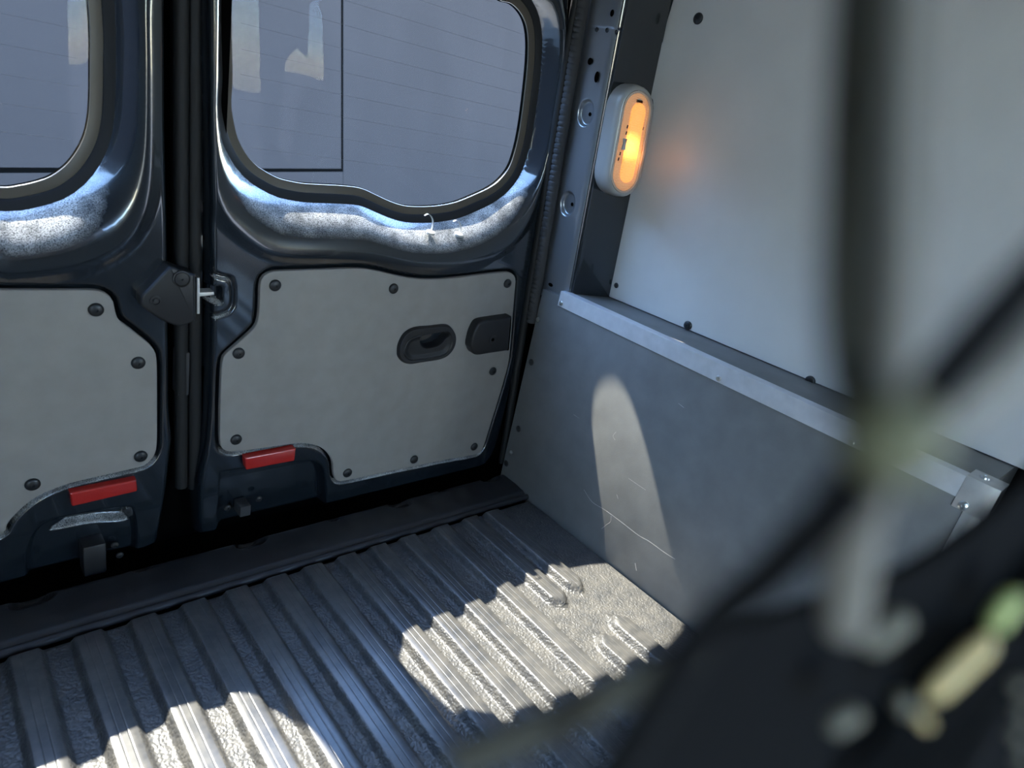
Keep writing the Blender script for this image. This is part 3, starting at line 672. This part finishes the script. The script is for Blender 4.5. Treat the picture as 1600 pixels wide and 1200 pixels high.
n_row = np.cross(ray(0, 266), ray(1600, 266)); hd = np.cross((0, 0, 1), n_row); hd /= np.linalg.norm(hd); hd = hd if hd@RX > 0 else -hd
n_col = np.cross(ray(535, 0), ray(535, 1200)); vd = np.cross(hd, n_col); vd /= np.linalg.norm(vd); vd = vd if vd[2] > 0 else -vd
nd = np.cross(hd, vd); nd = nd if nd@_f > 0 else -nd                        # away from the van
P0 = dist(535, 266, 6.0)
facade = thing('wall_outside'); tag(facade, 'smooth blue-grey panelled building wall outside the rear windows', 'wall', kind='structure')
def slab(name, u0, u1, v0, v1, d0, d1, m):
    V = [P0+hd*u+vd*v+nd*d for d in (d0, d1) for u, v in ((u0, v0), (u1, v0), (u1, v1), (u0, v1))]
    return fix(mesh(name, V, [(0, 1, 2, 3), (4, 5, 6, 7), (0, 1, 5, 4), (1, 2, 6, 5), (2, 3, 7, 6), (3, 0, 4, 7)], m, facade, True))
vlo = (-.60-P0[2])/vd[2]
VT = 2.3                                         # top of the wall, above the panel corner
slab('cladding_panel', -9, -.020, .0135, VT, 0, .004, M['cladding'])
slab('cladding_panel', -9, .010, vlo, -.0135, 0, .004, M['cladding'])
slab('cladding_panel', .016, 40, vlo, VT, 0, .004, M['cladding'])
slab('backing', -9, 40, vlo, VT, .004, .3, M['void'])

# ================================================================== net in front of the camera
net = thing('cargo_net'); tag(net, 'black cord net hanging close in front, blurred, with a knot where cords cross', 'net')
def cord(pts, rad, name='cord', m='cord', seg=12):
    P = smooth(np.array([dist(x, y, t) for x, y, t in pts]), 5, False)
    rr = np.interp(np.linspace(0, 1, len(P)), np.linspace(0, 1, len(rad)), rad) if not np.isscalar(rad) else rad
    return tube(name, P, rr, M[m], net, seg)
cord([(1400, -700, .052), (1352, 0, .047), (1338, 300, .045), (1338, 520, .044), (1368, 690, .044)], .0021)
cord([(1530, -700, .045), (1440, 0, .040), (1425, 300, .039), (1405, 520, .040), (1392, 680, .041)], .0009, 'thin_cord', 'twine')
cord([(2050, 20, .060), (1660, 390, .049), (1520, 540, .046), (1385, 690, .044)], .0017, 'cord', 'webbing')
cord([(2050, 140, .064), (1670, 470, .052), (1540, 590, .048), (1400, 690, .045)], .0019, 'cord', 'twine')
cord([(1375, 700, .044), (1310, 790, .047), (1205, 895, .054), (1085, 1010, .060), (890, 1330, .064)], [.0020, .0017, .0016, .0016], 'cord', 'webbing')
cord([(1362, 715, .048), (1342, 800, .054), (1328, 890, .060), (1320, 975, .065)], [.0020, .0021, .0022, .0022], 'cord', 'twine')
kn = lathe('knot', [(.0006, -.0026), (.0019, -.0019), (.0027, -.0007), (.0027, .0007), (.0019, .0019), (.0006, .0026)], M['olive'], net, 18, dist(1396, 688, .039), -_f)
strap = thing('webbing_strap'); tag(strap, 'wide black webbing strap sagging below the net, blurred, close in front', 'strap')
def band(name, up, dn, t, m, parent, thick=.003):
    A = smooth(np.array([dist(x, y, t) for x, y in up]), 6, False); B = smooth(np.array([dist(x, y, t*1.02) for x, y in dn]), 6, False)
    n = len(A); V, F = [], []; off = _f*thick
    for a, b in zip(A, B): V += [a, b, b+off, a+off]
    for i in range(n-1):
        for k in range(4): F.append((i*4+k, i*4+(k+1) % 4, i*4+4+(k+1) % 4, i*4+4+k))
    F += [(3, 2, 1, 0), tuple(range(4*n-4, 4*n))]
    return sharp(fix(mesh(name, V, F, m, parent)), 50)
band('strap_band', [(1010, 1130), (1120, 1010), (1260, 950), (1420, 893), (1565, 795), (1730, 640)], [(860, 1330), (1080, 1330), (1250, 1330), (1500, 1320), (1750, 1150), (1900, 900)], .085, M['webbing'], strap)
band('strap_edge', [(690, 1185), (850, 1120), (1000, 1050), (1090, 1008)], [(740, 1215), (880, 1155), (1015, 1085), (1110, 1040)], .075, M['cord'], strap, .002)

def glint_blob(x0, y0, x1, y1, t, r, m):  # solid capsule standing in for a blurred sunlit gap or glint
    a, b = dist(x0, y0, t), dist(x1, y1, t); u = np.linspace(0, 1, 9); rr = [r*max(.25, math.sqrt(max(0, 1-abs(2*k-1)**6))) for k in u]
    return tube('glint_blob', [a+(b-a)*k for k in u], rr, M[m], strap, 14)
glint_blob(1448, 1094, 1552, 994, .079, .0013, 'amber'); glint_blob(1548, 984, 1592, 925, .079, .0012, 'lime')
glint_blob(1350, 1016, 1420, 960, .077, .0014, 'dull_glint'); glint_blob(1295, 1140, 1345, 1110, .077, .0012, 'dull_glint')
glint_blob(1400, 1104, 1425, 1094, .078, .0014, 'dull_glint'); glint_blob(1436, 1132, 1450, 1120, .079, .0010, 'amber')
for k in range(4):                               # ribs woven along the strap
    o = k*46
    tube('strap_rib', smooth(np.array([dist(x, y, .082) for x, y in ((1330+o, 1260), (1420+o*.9, 1130), (1540+o*.7, 1000), (1680+o*.5, 850))]), 5, False), .0011, M['webbing'], strap, 10)

for k, (x, y) in enumerate(((1590, 1072), (1596, 1112), (1588, 1150), (1597, 1186))): glint_blob(x-8, y+7, x+8, y-7, .081, .0007, 'dull_glint')
